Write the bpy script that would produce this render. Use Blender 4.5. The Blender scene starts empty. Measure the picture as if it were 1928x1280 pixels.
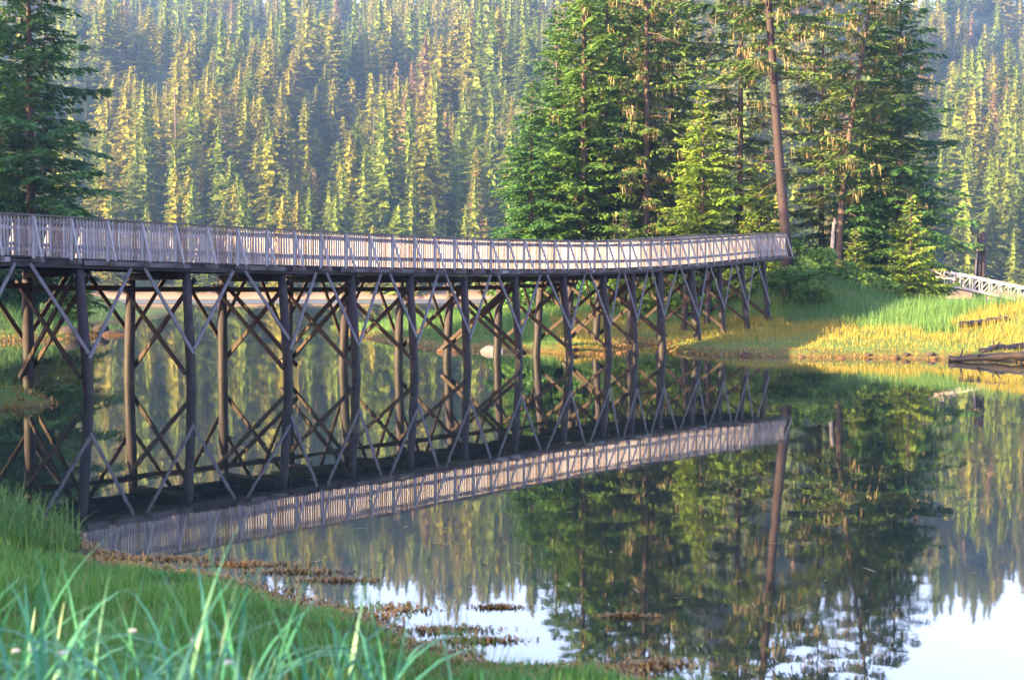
import bpy, math, numpy as np
from mathutils import Matrix, Vector

# ------------------------------------------------------------------ camera, sky, sun, exposure
SC = bpy.context.scene
COL = SC.collection
F, HC, YH = 2600.0, 2.9, 535.0                 # focal length in photo pixels, eye height, horizon row
PITCH = math.atan((640 - YH) / F)
cam_d = bpy.data.cameras.new('camera'); cam = bpy.data.objects.new('camera', cam_d); COL.objects.link(cam)
cam_d.sensor_width = 36.0; cam_d.lens = 36.0 * F / 1928.0
cam_d.clip_start = 0.1; cam_d.clip_end = 5000
cam.location = (0, 0, HC); cam.rotation_euler = (math.pi / 2 - PITCH, 0, 0)
cam_d.dof.use_dof = True; cam_d.dof.focus_distance = 48; cam_d.dof.aperture_fstop = 2.5
SC.camera = cam

SUN_EL, SUN_AZ = math.radians(18.0), math.radians(-120.0)      # azimuth from +Y towards +X
TOSUN = Vector((math.sin(SUN_AZ) * math.cos(SUN_EL), math.cos(SUN_AZ) * math.cos(SUN_EL), math.sin(SUN_EL)))
W = bpy.data.worlds.new('World'); SC.world = W; W.use_nodes = True
nt = W.node_tree; bg = nt.nodes['Background']
sky = nt.nodes.new('ShaderNodeTexSky'); sky.sky_type = 'NISHITA'; sky.sun_disc = False
sky.sun_elevation = SUN_EL; sky.sun_rotation = SUN_AZ
sky.dust_density = 1.5; sky.ozone_density = 1.5
tintn = nt.nodes.new('ShaderNodeMix'); tintn.data_type = 'RGBA'; tintn.blend_type = 'MULTIPLY'; tintn.inputs[0].default_value = 1.0; tintn.inputs[7].default_value = (1.22, .95, 1.0, 1)
nt.links.new(sky.outputs[0], tintn.inputs[6]); nt.links.new(tintn.outputs[2], bg.inputs[0]); bg.inputs[1].default_value = 0.12
sd = bpy.data.lights.new('sun', 'SUN'); sd.energy = 5.0; sd.angle = math.radians(0.6); sd.color = (1.0, 0.69, 0.32)
sun = bpy.data.objects.new('sun', sd); COL.objects.link(sun); sun.location = (-60, 20, 60)
sun.rotation_euler = TOSUN.to_track_quat('Z', 'Y').to_euler()
SC.view_settings.view_transform = 'Standard'; SC.view_settings.look = 'None'
SC.view_settings.gamma = 1.0; SC.view_settings.use_curve_mapping = False
SC.view_settings.exposure = 3.3
SC.render.engine = 'CYCLES'
cy = SC.cycles
cy.use_denoising = True; cy.max_bounces = 6; cy.diffuse_bounces = 3; cy.glossy_bounces = 3
cy.transmission_bounces = 3; cy.volume_bounces = 0; cy.transparent_max_bounces = 4
cy.caustics_reflective = False; cy.caustics_refractive = False

# ------------------------------------------------------------------ photo geometry helpers
def ray(u, v):
    a = (u - 964) / F; b = (640 - v) / F
    return a, math.cos(PITCH) + b * math.sin(PITCH), -math.sin(PITCH) + b * math.cos(PITCH)
def water_at(u, v):
    r = ray(u, v); t = -HC / r[2]; return (r[0] * t, r[1] * t)
def at(u, v, Y):
    r = ray(u, v); t = Y / r[1]; return Vector((r[0] * t, Y, HC + r[2] * t))
def xof(u, Y): return (u - 964) / F * Y
def uof(x, y): return 964 + F * x / max(y, .1)

# ------------------------------------------------------------------ object helpers
WM = {}
def tag(o, label=None, cat=None, group=None, kind=None):
    if label: o['label'] = label
    if cat: o['category'] = cat
    if group: o['group'] = group
    if kind: o['kind'] = kind
    return o
def link(o, parent=None, M=None):
    COL.objects.link(o)
    M = M or Matrix.Identity(4)
    if parent is not None:
        o.parent = parent
        o.matrix_basis = WM[parent.name].inverted() @ M
    else:
        o.matrix_basis = M
    WM[o.name] = M
    return o
def empty(name, loc, rz=0.0, sc=1.0):
    o = bpy.data.objects.new(name, None); o.empty_display_size = .3
    return link(o, None, Matrix.Translation(Vector(loc)) @ Matrix.Rotation(rz, 4, 'Z') @ Matrix.Scale(sc, 4))
def npmesh(name, V, Q, mat=None, tint=None, smooth=False):
    """V (n,3), Q (m,4) quads or (m,3) tris; tint per vertex 0..1"""
    V = np.asarray(V, np.float32).reshape(-1, 3); Q = np.asarray(Q, np.int32); k = Q.shape[1]
    me = bpy.data.meshes.new(name)
    me.vertices.add(len(V)); me.vertices.foreach_set('co', V.ravel())
    me.loops.add(Q.size); me.loops.foreach_set('vertex_index', Q.ravel())
    me.polygons.add(len(Q)); me.polygons.foreach_set('loop_start', np.arange(0, Q.size, k, dtype=np.int32))
    if smooth: me.polygons.foreach_set('use_smooth', np.ones(len(Q), bool))
    if tint is not None:
        a = me.attributes.new('tint', 'FLOAT', 'POINT'); a.data.foreach_set('value', np.asarray(tint, np.float32).ravel())
    me.update(calc_edges=True)
    if mat: me.materials.append(mat)
    return me
def mobj(name, me, parent=None, M=None):
    return link(bpy.data.objects.new(name, me), parent, M)

class MB:                                        # collects tubes and boxes into one mesh
    def __init__(s): s.v = []; s.f = []
    def tube(s, pts, rad, n=8, cap=True, rng=None, rough=0.0):
        pts = [Vector(p) for p in pts]; base = len(s.v)
        for i, p in enumerate(pts):
            d = (pts[min(i + 1, len(pts) - 1)] - pts[max(i - 1, 0)]).normalized()
            a = d.cross(Vector((0, 1, 0)) if abs(d.y) < .9 else Vector((1, 0, 0))).normalized(); b = d.cross(a)
            for k in range(n):
                t = 2 * math.pi * k / n; r = rad[i] * (1 + (rng.uniform(-rough, rough) if rng is not None else 0))
                s.v.append(p + a * (r * math.cos(t)) + b * (r * math.sin(t)))
        for i in range(len(pts) - 1):
            for k in range(n):
                k2 = (k + 1) % n; o = base + i * n
                s.f.append((o + k, o + k2, o + n + k2, o + n + k))
        if cap:
            s.f.append(tuple(base + k for k in range(n))[::-1])
            o = base + (len(pts) - 1) * n; s.f.append(tuple(o + k for k in range(n)))
        return s
    def box(s, c, d):
        c = Vector(c); base = len(s.v)
        for x in (-.5, .5):
            for y in (-.5, .5):
                for z in (-.5, .5): s.v.append(c + Vector((x * d[0], y * d[1], z * d[2])))
        for q in ((0, 1, 3, 2), (4, 6, 7, 5), (0, 4, 5, 1), (2, 3, 7, 6), (0, 2, 6, 4), (1, 5, 7, 3)):
            s.f.append(tuple(base + i for i in q))
        return s
    def mesh(s, name, mat, smooth=False):
        me = bpy.data.meshes.new(name); me.from_pydata([tuple(v) for v in s.v], [], s.f)
        if smooth:
            for p in me.polygons: p.use_smooth = len(p.vertices) == 4
        me.materials.append(mat); me.update(); return me
    def build(s, name, mat, parent=None, smooth=False, M=None):
        me = s.mesh(name, mat, smooth)
        o = bpy.data.objects.new(name, me)
        if M is None and parent is not None: M = WM[parent.name]
        return link(o, parent, M)

def frame_matrix(p0, p1, up=Vector((0, 0, 1))):
    p0, p1 = Vector(p0), Vector(p1); x = (p1 - p0).normalized()
    y = up.cross(x).normalized(); z = x.cross(y)
    M = Matrix((x, y, z)).transposed().to_4x4(); M.translation = (p0 + p1) / 2
    return M, (p1 - p0).length
_box_cache = {}
def beam(name, p0, p1, w, h, mat, parent, up=Vector((0, 0, 1))):
    """timber between two points: w across, h along 'up'; grain along local X"""
    M, L = frame_matrix(p0, p1, up)
    key = (name, round(L, 2), round(w, 3), round(h, 3), mat.name)
    if key not in _box_cache:
        _box_cache[key] = MB().box((0, 0, 0), (L, w, h)).mesh(name, mat)
    return link(bpy.data.objects.new(name, _box_cache[key]), parent, M)

# ------------------------------------------------------------------ materials
def newmat(name):
    m = bpy.data.materials.new(name); m.use_nodes = True; n = m.node_tree.nodes
    return m, m.node_tree, n['Principled BSDF'], n['Material Output']
def mixcol(t, fac, a, b, blend='MIX'):
    n = t.nodes.new('ShaderNodeMix'); n.data_type = 'RGBA'; n.blend_type = blend
    for s, v in ((0, fac), (6, a), (7, b)):
        if isinstance(v, (int, float)): n.inputs[s].default_value = v
        elif isinstance(v, tuple): n.inputs[s].default_value = (*v, 1)
        else: t.links.new(v, n.inputs[s])
    return n.outputs[2]
def maprange(t, val, a, b, c=0.0, d=1.0):
    n = t.nodes.new('ShaderNodeMapRange'); t.links.new(val, n.inputs[0])
    for i, x in enumerate((a, b, c, d)): n.inputs[i + 1].default_value = x
    return n.outputs[0]
def noise(t, vec, scale, detail=4, rough=.6):
    n = t.nodes.new('ShaderNodeTexNoise'); n.inputs['Scale'].default_value = scale
    n.inputs['Detail'].default_value = detail; n.inputs['Roughness'].default_value = rough
    if vec is not None: t.links.new(vec, n.inputs['Vector'])
    return n.outputs['Fac']
def mapping(t, src, scale):
    n = t.nodes.new('ShaderNodeMapping'); n.inputs['Scale'].default_value = scale; t.links.new(src, n.inputs[0]); return n.outputs[0]
def math_n(t, op, a, b):
    n = t.nodes.new('ShaderNodeMath'); n.operation = op
    for i, v in enumerate((a, b)):
        if isinstance(v, (int, float)): n.inputs[i].default_value = v
        else: t.links.new(v, n.inputs[i])
    return n.outputs[0]

def foliage(name, ca, cb, trans=.35, spec=.25, rand=None, rough=.55):
    m, t, p, out = newmat(name)
    at_ = t.nodes.new('ShaderNodeAttribute'); at_.attribute_name = 'tint'
    c = mixcol(t, at_.outputs['Fac'], ca, cb)
    if rand:
        oi = t.nodes.new('ShaderNodeObjectInfo')
        c = mixcol(t, maprange(t, oi.outputs['Random'], 0, 1, 0, .8), c, rand)
    t.links.new(c, p.inputs['Base Color']); p.inputs['Roughness'].default_value = rough
    p.inputs['Specular IOR Level'].default_value = spec
    tr = t.nodes.new('ShaderNodeBsdfTranslucent'); t.links.new(c, tr.inputs[0])
    mx = t.nodes.new('ShaderNodeMixShader'); mx.inputs[0].default_value = trans
    t.links.new(p.outputs[0], mx.inputs[1]); t.links.new(tr.outputs[0], mx.inputs[2]); t.links.new(mx.outputs[0], out.inputs[0])
    return m
def wood(name, ca, cb, cc, scale=(1.2, 14, 14), wet=None, rough=.8, bump=.3):
    m, t, p, out = newmat(name)
    tc = t.nodes.new('ShaderNodeTexCoord')
    oi = t.nodes.new('ShaderNodeObjectInfo')
    g = noise(t, mapping(t, tc.outputs['Object'], scale), 2.0, 6, .65)
    c = mixcol(t, maprange(t, g, .35, .68), ca, cb)
    blot = noise(t, tc.outputs['Object'], 2.3, 3)
    c = mixcol(t, maprange(t, blot, .52, .72), c, cc)
    c = mixcol(t, maprange(t, oi.outputs['Random'], 0, 1, 0, .55), c, ca)
    if wet:
        geo = t.nodes.new('ShaderNodeNewGeometry'); sx = t.nodes.new('ShaderNodeSeparateXYZ'); t.links.new(geo.outputs['Position'], sx.inputs[0])
        zz = math_n(t, 'ADD', sx.outputs[2], math_n(t, 'MULTIPLY', blot, .9))
        k = maprange(t, zz, wet - .15, wet + .25, 1, 0)
        c = mixcol(t, k, c, (.008, .0075, .009))
        t.links.new(maprange(t, k, 0, 1, rough, .6), p.inputs['Roughness'])
    else: p.inputs['Roughness'].default_value = rough
    t.links.new(c, p.inputs['Base Color']); p.inputs['Specular IOR Level'].default_value = .3
    b = t.nodes.new('ShaderNodeBump'); b.inputs['Strength'].default_value = bump; b.inputs['Distance'].default_value = .02
    t.links.new(g, b.inputs['Height']); t.links.new(b.outputs[0], p.inputs['Normal'])
    return m
def ground(name, cols, scale=1.0, shore=None):
    m, t, p, out = newmat(name)
    geo = t.nodes.new('ShaderNodeNewGeometry')
    n1 = noise(t, geo.outputs['Position'], .35 * scale, 6); n2 = noise(t, geo.outputs['Position'], 3.1 * scale, 5, .7)
    c = mixcol(t, maprange(t, n1, .35, .65), cols[0], cols[1]); c = mixcol(t, maprange(t, n2, .5, .72), c, cols[2])
    if shore:
        sx = t.nodes.new('ShaderNodeSeparateXYZ'); t.links.new(geo.outputs['Position'], sx.inputs[0])
        zz = math_n(t, 'ADD', sx.outputs[2], math_n(t, 'MULTIPLY', n2, shore[1]))
        c = mixcol(t, maprange(t, zz, shore[0], shore[0] + shore[1], 1, 0), c, shore[2])
    t.links.new(c, p.inputs['Base Color']); p.inputs['Roughness'].default_value = .95; p.inputs['Specular IOR Level'].default_value = .15
    b = t.nodes.new('ShaderNodeBump'); b.inputs['Strength'].default_value = .6; b.inputs['Distance'].default_value = .08
    t.links.new(n2, b.inputs['Height']); t.links.new(b.outputs[0], p.inputs['Normal'])
    return m

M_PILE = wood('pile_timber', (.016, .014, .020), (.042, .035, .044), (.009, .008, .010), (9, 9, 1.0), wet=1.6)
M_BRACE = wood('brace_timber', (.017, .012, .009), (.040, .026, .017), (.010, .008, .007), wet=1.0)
M_GREY = wood('weathered_timber', (.19, .195, .22), (.29, .29, .315), (.13, .13, .15))
M_VB = wood('brace_board', (.085, .088, .11), (.15, .152, .18), (.05, .05, .062))
M_RAIL = wood('railing_timber', (.165, .160, .192), (.25, .232, .26), (.12, .116, .14))
M_RAIL2 = wood('railing_timber_brown', (.115, .095, .095), (.18, .145, .14), (.075, .065, .07))
M_CAP = wood('cap_timber', (.07, .065, .072), (.12, .11, .115), (.045, .04, .045))
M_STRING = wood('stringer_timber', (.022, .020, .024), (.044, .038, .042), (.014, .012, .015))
M_BARK = wood('reddish_bark', (.016, .010, .013), (.030, .018, .020), (.010, .007, .009), (7, 7, 1.2), bump=1.0)
M_BARKD = wood('dark_bark', (.05, .036, .030), (.085, .062, .055), (.03, .023, .02), (8, 8, 1.5), bump=.8)
M_SNAG = wood('bleached_snag', (.17, .15, .145), (.26, .225, .21), (.10, .085, .085), (9, 9, .8))
M_LOG = wood('wet_log', (.010, .009, .010), (.020, .016, .016), (.04, .022, .009), (1, 9, 9), rough=.5)
M_FOL_DARK = foliage('foliage_dark', (.030, .095, .032), (.080, .190, .045))
M_FOL_MID = foliage('foliage_mid', (.050, .125, .026), (.125, .22, .040))
M_FOL_LITE = foliage('foliage_light', (.095, .185, .022), (.20, .28, .040))
M_FOL_LICH = foliage('foliage_lichen_draped', (.045, .105, .026), (.12, .19, .045))
M_LICHEN = foliage('hanging_lichen', (.15, .125, .06), (.26, .215, .12), .3, .1)
M_SHRUB = foliage('shrub_leaves', (.04, .12, .022), (.11, .20, .04), .4)
M_FAR_A = foliage('far_foliage_green', (.070, .125, .015), (.165, .22, .028), .45, .12, rand=(.12, .15, .026))
M_FAR_B = foliage('far_foliage_olive', (.135, .16, .015), (.24, .25, .03), .45, .12, rand=(.19, .17, .036))
M_FAR_R = foliage('far_foliage_rusty', (.10, .072, .036), (.17, .125, .068), .25, .1, rand=(.14, .10, .05))

# ------------------------------------------------------------------ noise for terrain (value noise in numpy)
def vnoise(x, y, seed=0):
    xi = np.floor(x).astype(np.int64); yi = np.floor(y).astype(np.int64); xf = x - xi; yf = y - yi
    def hsh(a, b):
        n = (a * 374761393 + b * 668265263 + seed * 1442695041) & 0xffffffff
        n = ((n ^ (n >> 13)) * 1274126177) & 0xffffffff
        return ((n ^ (n >> 16)) & 0xffff) / 65535.0
    sx = xf * xf * (3 - 2 * xf); sy = yf * yf * (3 - 2 * yf)
    a = hsh(xi, yi) * (1 - sx) + hsh(xi + 1, yi) * sx; b = hsh(xi, yi + 1) * (1 - sx) + hsh(xi + 1, yi + 1) * sx
    return a * (1 - sy) + b * sy - .5
def fbm(x, y, seed=0, oct=4):
    r = 0; a = 1.0
    for o in range(oct):
        r = r + a * vnoise(x * 2 ** o, y * 2 ** o, seed + o); a *= .5
    return r
def sdist(px, py, poly):
    """signed distance, positive inside the polygon"""
    px = np.asarray(px, float); py = np.asarray(py, float)
    d = np.full(px.shape, 1e9); ins = np.zeros(px.shape, bool); n = len(poly)
    for i in range(n):
        (x0, y0), (x1, y1) = poly[i], poly[(i + 1) % n]
        ex, ey = x1 - x0, y1 - y0
        t = np.clip(((px - x0) * ex + (py - y0) * ey) / (ex * ex + ey * ey + 1e-12), 0, 1)
        d = np.minimum(d, np.hypot(px - x0 - t * ex, py - y0 - t * ey))
        c = ((y0 > py) != (y1 > py)) & (px < (x1 - x0) * (py - y0) / ((y1 - y0) or 1e-9) + x0)
        ins ^= c
    return np.where(ins, d, -d)
def gauss(x, y, cx, cy, sx, sy): return np.exp(-((x - cx) / sx) ** 2 - ((y - cy) / sy) ** 2)

# --- island (right), left bank, near bank
ISL = [water_at(*q) for q in ((795, 656), (850, 660), (905, 660), (960, 661), (1020, 662), (1060, 665), (1110, 667), (1165, 664), (1200, 654), (1228, 648),
       (1234, 660), (1300, 667), (1400, 670), (1560, 673), (1700, 675), (1800, 678), (1928, 683))] + [
       (26, 49), (45, 47), (70, 44), (80, 60), (60, 70), (44, 71), (37, 74), (34, 80), (32, 92), (25, 112), (-6, 112), (-12, 98), (-10, 80)]
def isl_h(x, y):
    x = np.asarray(x, float); y = np.asarray(y, float)
    d = sdist(x, y, ISL) + .7 * fbm(x * .5, y * .5, 3)
    z = np.interp(d, [-8, 0, .8, 3, 11, 17, 24, 40], [-2.5, -.04, .20, .42, .95, 2.0, 4.0, 4.6])
    z = z + 1.05 * gauss(x, y, 27.5, 61.5, 7, 4.5) * (d > 0) * np.clip(d / 4, 0, 1) + 1.3 * gauss(x, y, 17, 79, 4.5, 3.5)
    return z + np.clip(d, 0, 1) * .18 * fbm(x * .9, y * .9, 9)
LFT = [water_at(*q) for q in ((112, 760), (60, 768), (0, 772))] + [(-14.5, 31.5), (-15.5, 27), (-15, 22), (-14, 10), (-15, -42), (-90, -42), (-110, 60), (-100, 140), (-34, 140), (-29, 110)] + [
       water_at(*q) for q in ((165, 612), (218, 628), (150, 637), (60, 641), (-60, 645), (-160, 655))] + [(-22, 55), (-17.5, 44), (-14.6, 38.5)] + [water_at(*q) for q in ((0, 736), (70, 742))]
def left_h(x, y):
    x = np.asarray(x, float); y = np.asarray(y, float)
    d = sdist(x, y, LFT) + .5 * fbm(x * .6, y * .6, 5)
    z = np.interp(d, [-8, 0, .6, 2.5, 8, 16, 40], [-2.5, -.04, .16, .5, 2.0, 3.6, 6])
    return z + np.clip(d, 0, 1) * .2 * fbm(x * .8, y * .8, 12)
NEAR = [water_at(*q) for q in ((-120, 905), (0, 938), (80, 980), (150, 1004), (250, 1060), (330, 1078), (430, 1090), (520, 1100), (600, 1128), (680, 1146), (740, 1163), (790, 1185), (880, 1232), (960, 1252), (1080, 1262), (1180, 1268), (1290, 1285))] + [
       (2.4, 9.0), (4.5, 7.2), (8, 5.5), (14, 2), (14, -6), (-30, -6), (-30, 21)]
def near_h(x, y):
    x = np.asarray(x, float); y = np.asarray(y, float)
    d = sdist(x, y, NEAR) + .30 * fbm(x * 1.3, y * 1.3, 21)
    z = np.interp(d, [-5, 0, .3, 1.2, 4, 9, 20], [-2.0, -.03, .06, .20, .55, 1.28, 1.6])
    return z + np.clip(d, 0, 1) * .10 * fbm(x * 1.7, y * 1.7, 33)
def grid(name, fn, x0, x1, y0, y1, step, mat, zmin=-1.2):
    xs = np.arange(x0, x1 + step * .5, step); ys = np.arange(y0, y1 + step * .5, step)
    X, Y = np.meshgrid(xs, ys); Z = fn(X, Y)
    V = np.stack([X, Y, Z], -1).reshape(-1, 3); nx, ny = len(xs), len(ys)
    I = np.arange((ny - 1) * nx).reshape(ny - 1, nx)[:, :-1].ravel()
    Q = np.stack([I, I + 1, I + nx + 1, I + nx], 1)
    Q = Q[(V[Q, 2] > zmin).any(1)]
    used = np.unique(Q); re = np.full(len(V), -1); re[used] = np.arange(len(used))
    o = mobj(name, npmesh(name, V[used], re[Q], mat, smooth=True)); o['kind'] = 'structure'
    return o
M_GR_NEAR = ground('bank_soil', ((.030, .045, .014), (.050, .060, .018), (.020, .020, .010)), 1.0, (.02, .18, (.070, .045, .015)))
M_GR_ISL = ground('island_soil', ((.05, .095, .022), (.075, .115, .028), (.045, .06, .02)), 1.0, (.10, .35, (.075, .040, .018)))
M_GR_HILL = ground('forest_floor', ((.035, .050, .022), (.055, .060, .025), (.03, .03, .02)), .05, (1.2, 1.6, (.20, .13, .10)))
grid('near_bank', near_h, -24, 13, -5, 24, .16, M_GR_NEAR, -.5)
grid('left_bank', left_h, -100, -9, -41, 138, .75, M_GR_ISL)
grid('island_ground', isl_h, -16, 80, 43, 115, .4, M_GR_ISL)

def hill_h(x, y):
    x = np.asarray(x, float); y = np.asarray(y, float)
    d = y - 268 - 10 * fbm(x * .012, y * 0 + 3, 40) - np.where(x > 60, (x - 60) * .12, 0)
    z = np.interp(d, [-60, -3, 0, 6, 40, 430, 520, 900], [-6, -1, .15, 2.0, 9, 132, 140, 70])
    amp = np.clip((d - 10) / 80, 0, 1)
    z = z + amp * (16 * fbm((x + .5 * y) * .008, (y - .3 * x) * .0065, 51, 3) + 6 * fbm(x * .03, y * .03, 61, 2))
    ph = ((x - .55 * (y - 270)) / 112 + 1.1 * fbm(x * .007, y * .007, 71, 2) + .62) % 1.0        # long sun-facing flanks, short steep lee sides
    z = z + amp * 24 * (np.interp(ph, [0, .72, 1.0], [0, 1, 0]) - .5)
    z = z + amp * 40 * gauss(x, y, 62 + (y - 400) * .12, 520, 42, 190)         # spur added behind the island, falling off to the right to shade that side
    return z
grid('hillside', hill_h, -420, 560, 225, 1080, 10, M_GR_HILL, -2)
g = npmesh('lake_bed', [(-2500, -400, -2.6), (2500, -400, -2.6), (2500, 3500, -2.6), (-2500, 3500, -2.6)], [(0, 1, 2, 3)], M_GR_NEAR)
tag(mobj('lake_bed', g), kind='structure')

# --- water
m, t, p, out = newmat('calm_water')
geo = t.nodes.new('ShaderNodeNewGeometry')
sx = t.nodes.new('ShaderNodeSeparateXYZ'); t.links.new(geo.outputs['Position'], sx.inputs[0])
n1 = noise(t, mapping(t, geo.outputs['Position'], (1.6, .9, 1)), 1.0, 3, .5)
n2 = noise(t, mapping(t, geo.outputs['Position'], (.25, .12, 1)), 1.0, 2, .5)
hgt = math_n(t, 'ADD', n1, math_n(t, 'MULTIPLY', n2, 2.0))
ruf = maprange(t, math_n(t, 'ADD', sx.outputs[1], math_n(t, 'MULTIPLY', n2, 14)), 205, 222, 0, 1)      # wind-ruffled strip off the far shore
b = t.nodes.new('ShaderNodeBump'); b.inputs['Distance'].default_value = .02
t.links.new(maprange(t, ruf, 0, 1, .06, .9), b.inputs['Strength'])
t.links.new(hgt, b.inputs['Height']); t.links.new(b.outputs[0], p.inputs['Normal'])
p.inputs['Base Color'].default_value = (.012, .018, .016, 1); p.inputs['IOR'].default_value = 2.8
pat_ = noise(t, mapping(t, geo.outputs['Position'], (.05, .11, 1)), 1.0, 3, .55)
t.links.new(math_n(t, 'ADD', maprange(t, ruf, 0, 1, .015, .33), maprange(t, pat_, .45, .7, 0, .022)), p.inputs['Roughness']); p.inputs['Specular IOR Level'].default_value = .5
M_WATER = m
g = npmesh('water', [(-2400, -60, 0), (2400, -60, 0), (2400, 330, 0), (-2400, 330, 0)], [(0, 1, 2, 3)], M_WATER)
tag(mobj('water', g), kind='structure')

# ------------------------------------------------------------------ the trestle footbridge
WU = np.array([-420, -200, 22, 372, 750, 1100, 1300, 1472]); WV = np.array([781, 766.5, 751.5, 729.5, 704.5, 675, 654.8, 636])
wc = np.polyfit(WU, WV, 4)
PU = np.arange(-420, 1478, 2.0); PP = np.array([water_at(u, np.polyval(wc, u)) for u in PU])
PS = np.concatenate([[0], np.cumsum(np.hypot(*np.diff(PP, axis=0).T))])
HU = [22, 97, 165, 237, 305, 372, 430, 480, 571, 680, 784, 893, 980, 1100, 1150, 1250, 1310, 1400, 1472]
HT = [401, 408, 411.6, 415, 419, 423, 428, 431, 436, 439, 443, 447, 451, 455, 455.5, 449, 446.5, 443, 438.5]
HB = [480, 483.6, 486, 488, 490.6, 495, 497, 498, 500, 502, 504, 505, 504, 506, 506, 500, 494, 487, 481]
s_of_u = lambda u: float(np.interp(u, PU, PS))
hs = np.array([s_of_u(u) for u in HU]); hy = np.interp(HU, PU, PP[:, 1])
zt = np.array([at(u, v, y).z for u, v, y in zip(HU, HT, hy)]); zb = np.array([at(u, v, y).z for u, v, y in zip(HU, HB, hy)])
ct = np.polyfit(hs, zt, 5); cb = np.polyfit(hs, zb, 5); S0 = s_of_u(22); S1 = PS[-1]
def zdeck(s): return float(np.polyval(cb, max(s, S0)))
def ztop(s): return max(float(np.polyval(ct, max(s, S0))), zdeck(s) + 1.0)
def path(s):
    return Vector((np.interp(s, PS, PP[:, 0]), np.interp(s, PS, PP[:, 1]), 0))
def tang(s):
    a = path(max(s - .4, 0)); b2 = path(min(s + .4, S1)); return (b2 - a).normalized()
def away(s):                                      # unit vector across the deck, away from the camera side
    q = tang(s); return Vector((-q.y, q.x, 0))
DW = 3.1                                          # deck width
rng = np.random.default_rng(7)
bridge = empty('trestle_footbridge', (*path(s_of_u(700)).xy, 0))
tag(bridge, 'long curving timber footbridge on log piles with picket railings across the water', 'footbridge')
def bp(s, off, z): v = path(s) + away(s) * off; v.z = z; return v

# deck planks
pl_me = MB().box((0, 0, 0), (DW + .12, .185, .05)).mesh('deck_plank', M_STRING)
NPL = int(S1 / .2); n_obj = 0; rest = MB()
first = max(0, NPL - 299)
pls = [i for i in range(NPL)]
vis = sorted(pls, key=lambda i: -((i * .2 + .1) > s_of_u(-30)))[:300]
visset = set(sorted(vis, key=lambda i: i)[:300])
for i in pls:
    s = i * .2 + .1
    M, L = frame_matrix(bp(s, -.06, zdeck(s) - .03), bp(s, DW + .06, zdeck(s) - .03))
    M = M @ Matrix.Translation((float(rng.uniform(-.025, .025)), 0, float(rng.uniform(-.004, .004))))
    if i in visset: link(bpy.data.objects.new('deck_plank', pl_me), bridge, M)

# railings: cap, two rails, posts, outrigger braces, pickets
pk_me = {}
def picket_mesh(h):
    k = (round(h, 2), int(rng.choice(3, p=[.62, .24, .14])))
    if k not in pk_me: pk_me[k] = MB().box((0, 0, 0), (k[0], .036, .034)).mesh('picket', (M_RAIL, M_RAIL2, M_GREY)[k[1]])
    return pk_me[k]
def nearness(s): return path(s).length
pick = []
for side in (0, 1):
    off = 0.0 if side == 0 else DW
    n = int(S1 / 1.03); step = S1 / n
    rail = MB()
    segs = [(i * step, (i + 1) * step) for i in range(n)]
    capobj = None
    for i, (a, b2) in enumerate(segs):
        if uof(*path(b2).xy) < -170 and side == 1: pass
        o = beam('rail_cap', bp(a + .004, off, ztop(a) + float(rng.uniform(-.006, .006))), bp(b2 - .004, off, ztop(b2) + float(rng.uniform(-.006, .006))), .15, .04, M_CAP, bridge)
        ja, jb = rng.uniform(-.012, .012, 2)
        beam('upper_rail', bp(a, off + .03 * (1 if side == 0 else -1), ztop(a) - .16 + ja), bp(b2, off + .03 * (1 if side == 0 else -1), ztop(b2) - .16 + jb), .04, .09, M_RAIL, bridge)
        beam('lower_rail', bp(a, off + .03 * (1 if side == 0 else -1), zdeck(a) + .29), bp(b2, off + .03 * (1 if side == 0 else -1), zdeck(b2) + .29), .04, .09, M_RAIL, bridge)
        pks = 10
        for k in range(1, pks + 1):
            s = a + step * (k / (pks + 1) if True else 0)
            pick.append((nearness(s) + (200 if side else 0), s, off + (-.012 if side == 0 else .012), side))
    outd = -1 if side == 0 else 1
    for i in range(n + 1):
        s = i * step
        foot = bp(s, off, zdeck(s) - .02); head = bp(s, off, ztop(s) - .02)
        po = beam('railing_post', bp(s, off + .02 * outd, zdeck(s) - .12), bp(s, off + .02 * outd, ztop(s) - .02), .08, .08, M_GREY, bridge, up=away(s))
        beam('outrigger_brace', bp(s, off + .07 * outd, ztop(s) - .06), bp(s, off + .47 * outd, zdeck(s) - .05),   .04, .065, M_GREY, po, up=away(s))
        beam('outrigger_beam', bp(s, off + .52 * outd, zdeck(s) - .115), bp(s, off - .5 * outd, zdeck(s) - .115), .09, .10, M_CAP, bridge)
pick.sort(key=lambda q: (0 if -60 < uof(*path(q[1]).xy) else 1, q[0]))
far = MB(); V_, Q_ = [], []
for i, (d, s, off, side) in enumerate(pick):
    p0 = bp(s, off, zdeck(s) - .03 + float(rng.uniform(-.02, .02))); p1 = bp(s, off, ztop(s) - .035)
    if rng.random() < .006: continue
    jt = tang(s) * float(rng.normal(0, .007)); p0 = p0 + jt; p1 = p1 - jt * float(rng.uniform(-.5, 1)) + Vector((0, 0, float(rng.uniform(-.012, .012))))
    if i < 300:
        M, L = frame_matrix(p0, p1, away(s))
        link(bpy.data.objects.new('picket', picket_mesh(L)), bridge, M)
    else:
        c = (p0 + p1) / 2; far.box(c, (.04, .04, (p1 - p0).length))
o = far.build('picket_row', M_RAIL, bridge, M=Matrix.Identity(4)); o['kind'] = 'stuff'
for m_ in (M_RAIL2, M_GREY): o.data.materials.append(m_)
o.data.polygons.foreach_set('material_index', np.repeat(rng.choice(3, len(o.data.polygons) // 6, p=[.62, .24, .14]), 6).astype(np.int32))

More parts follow.
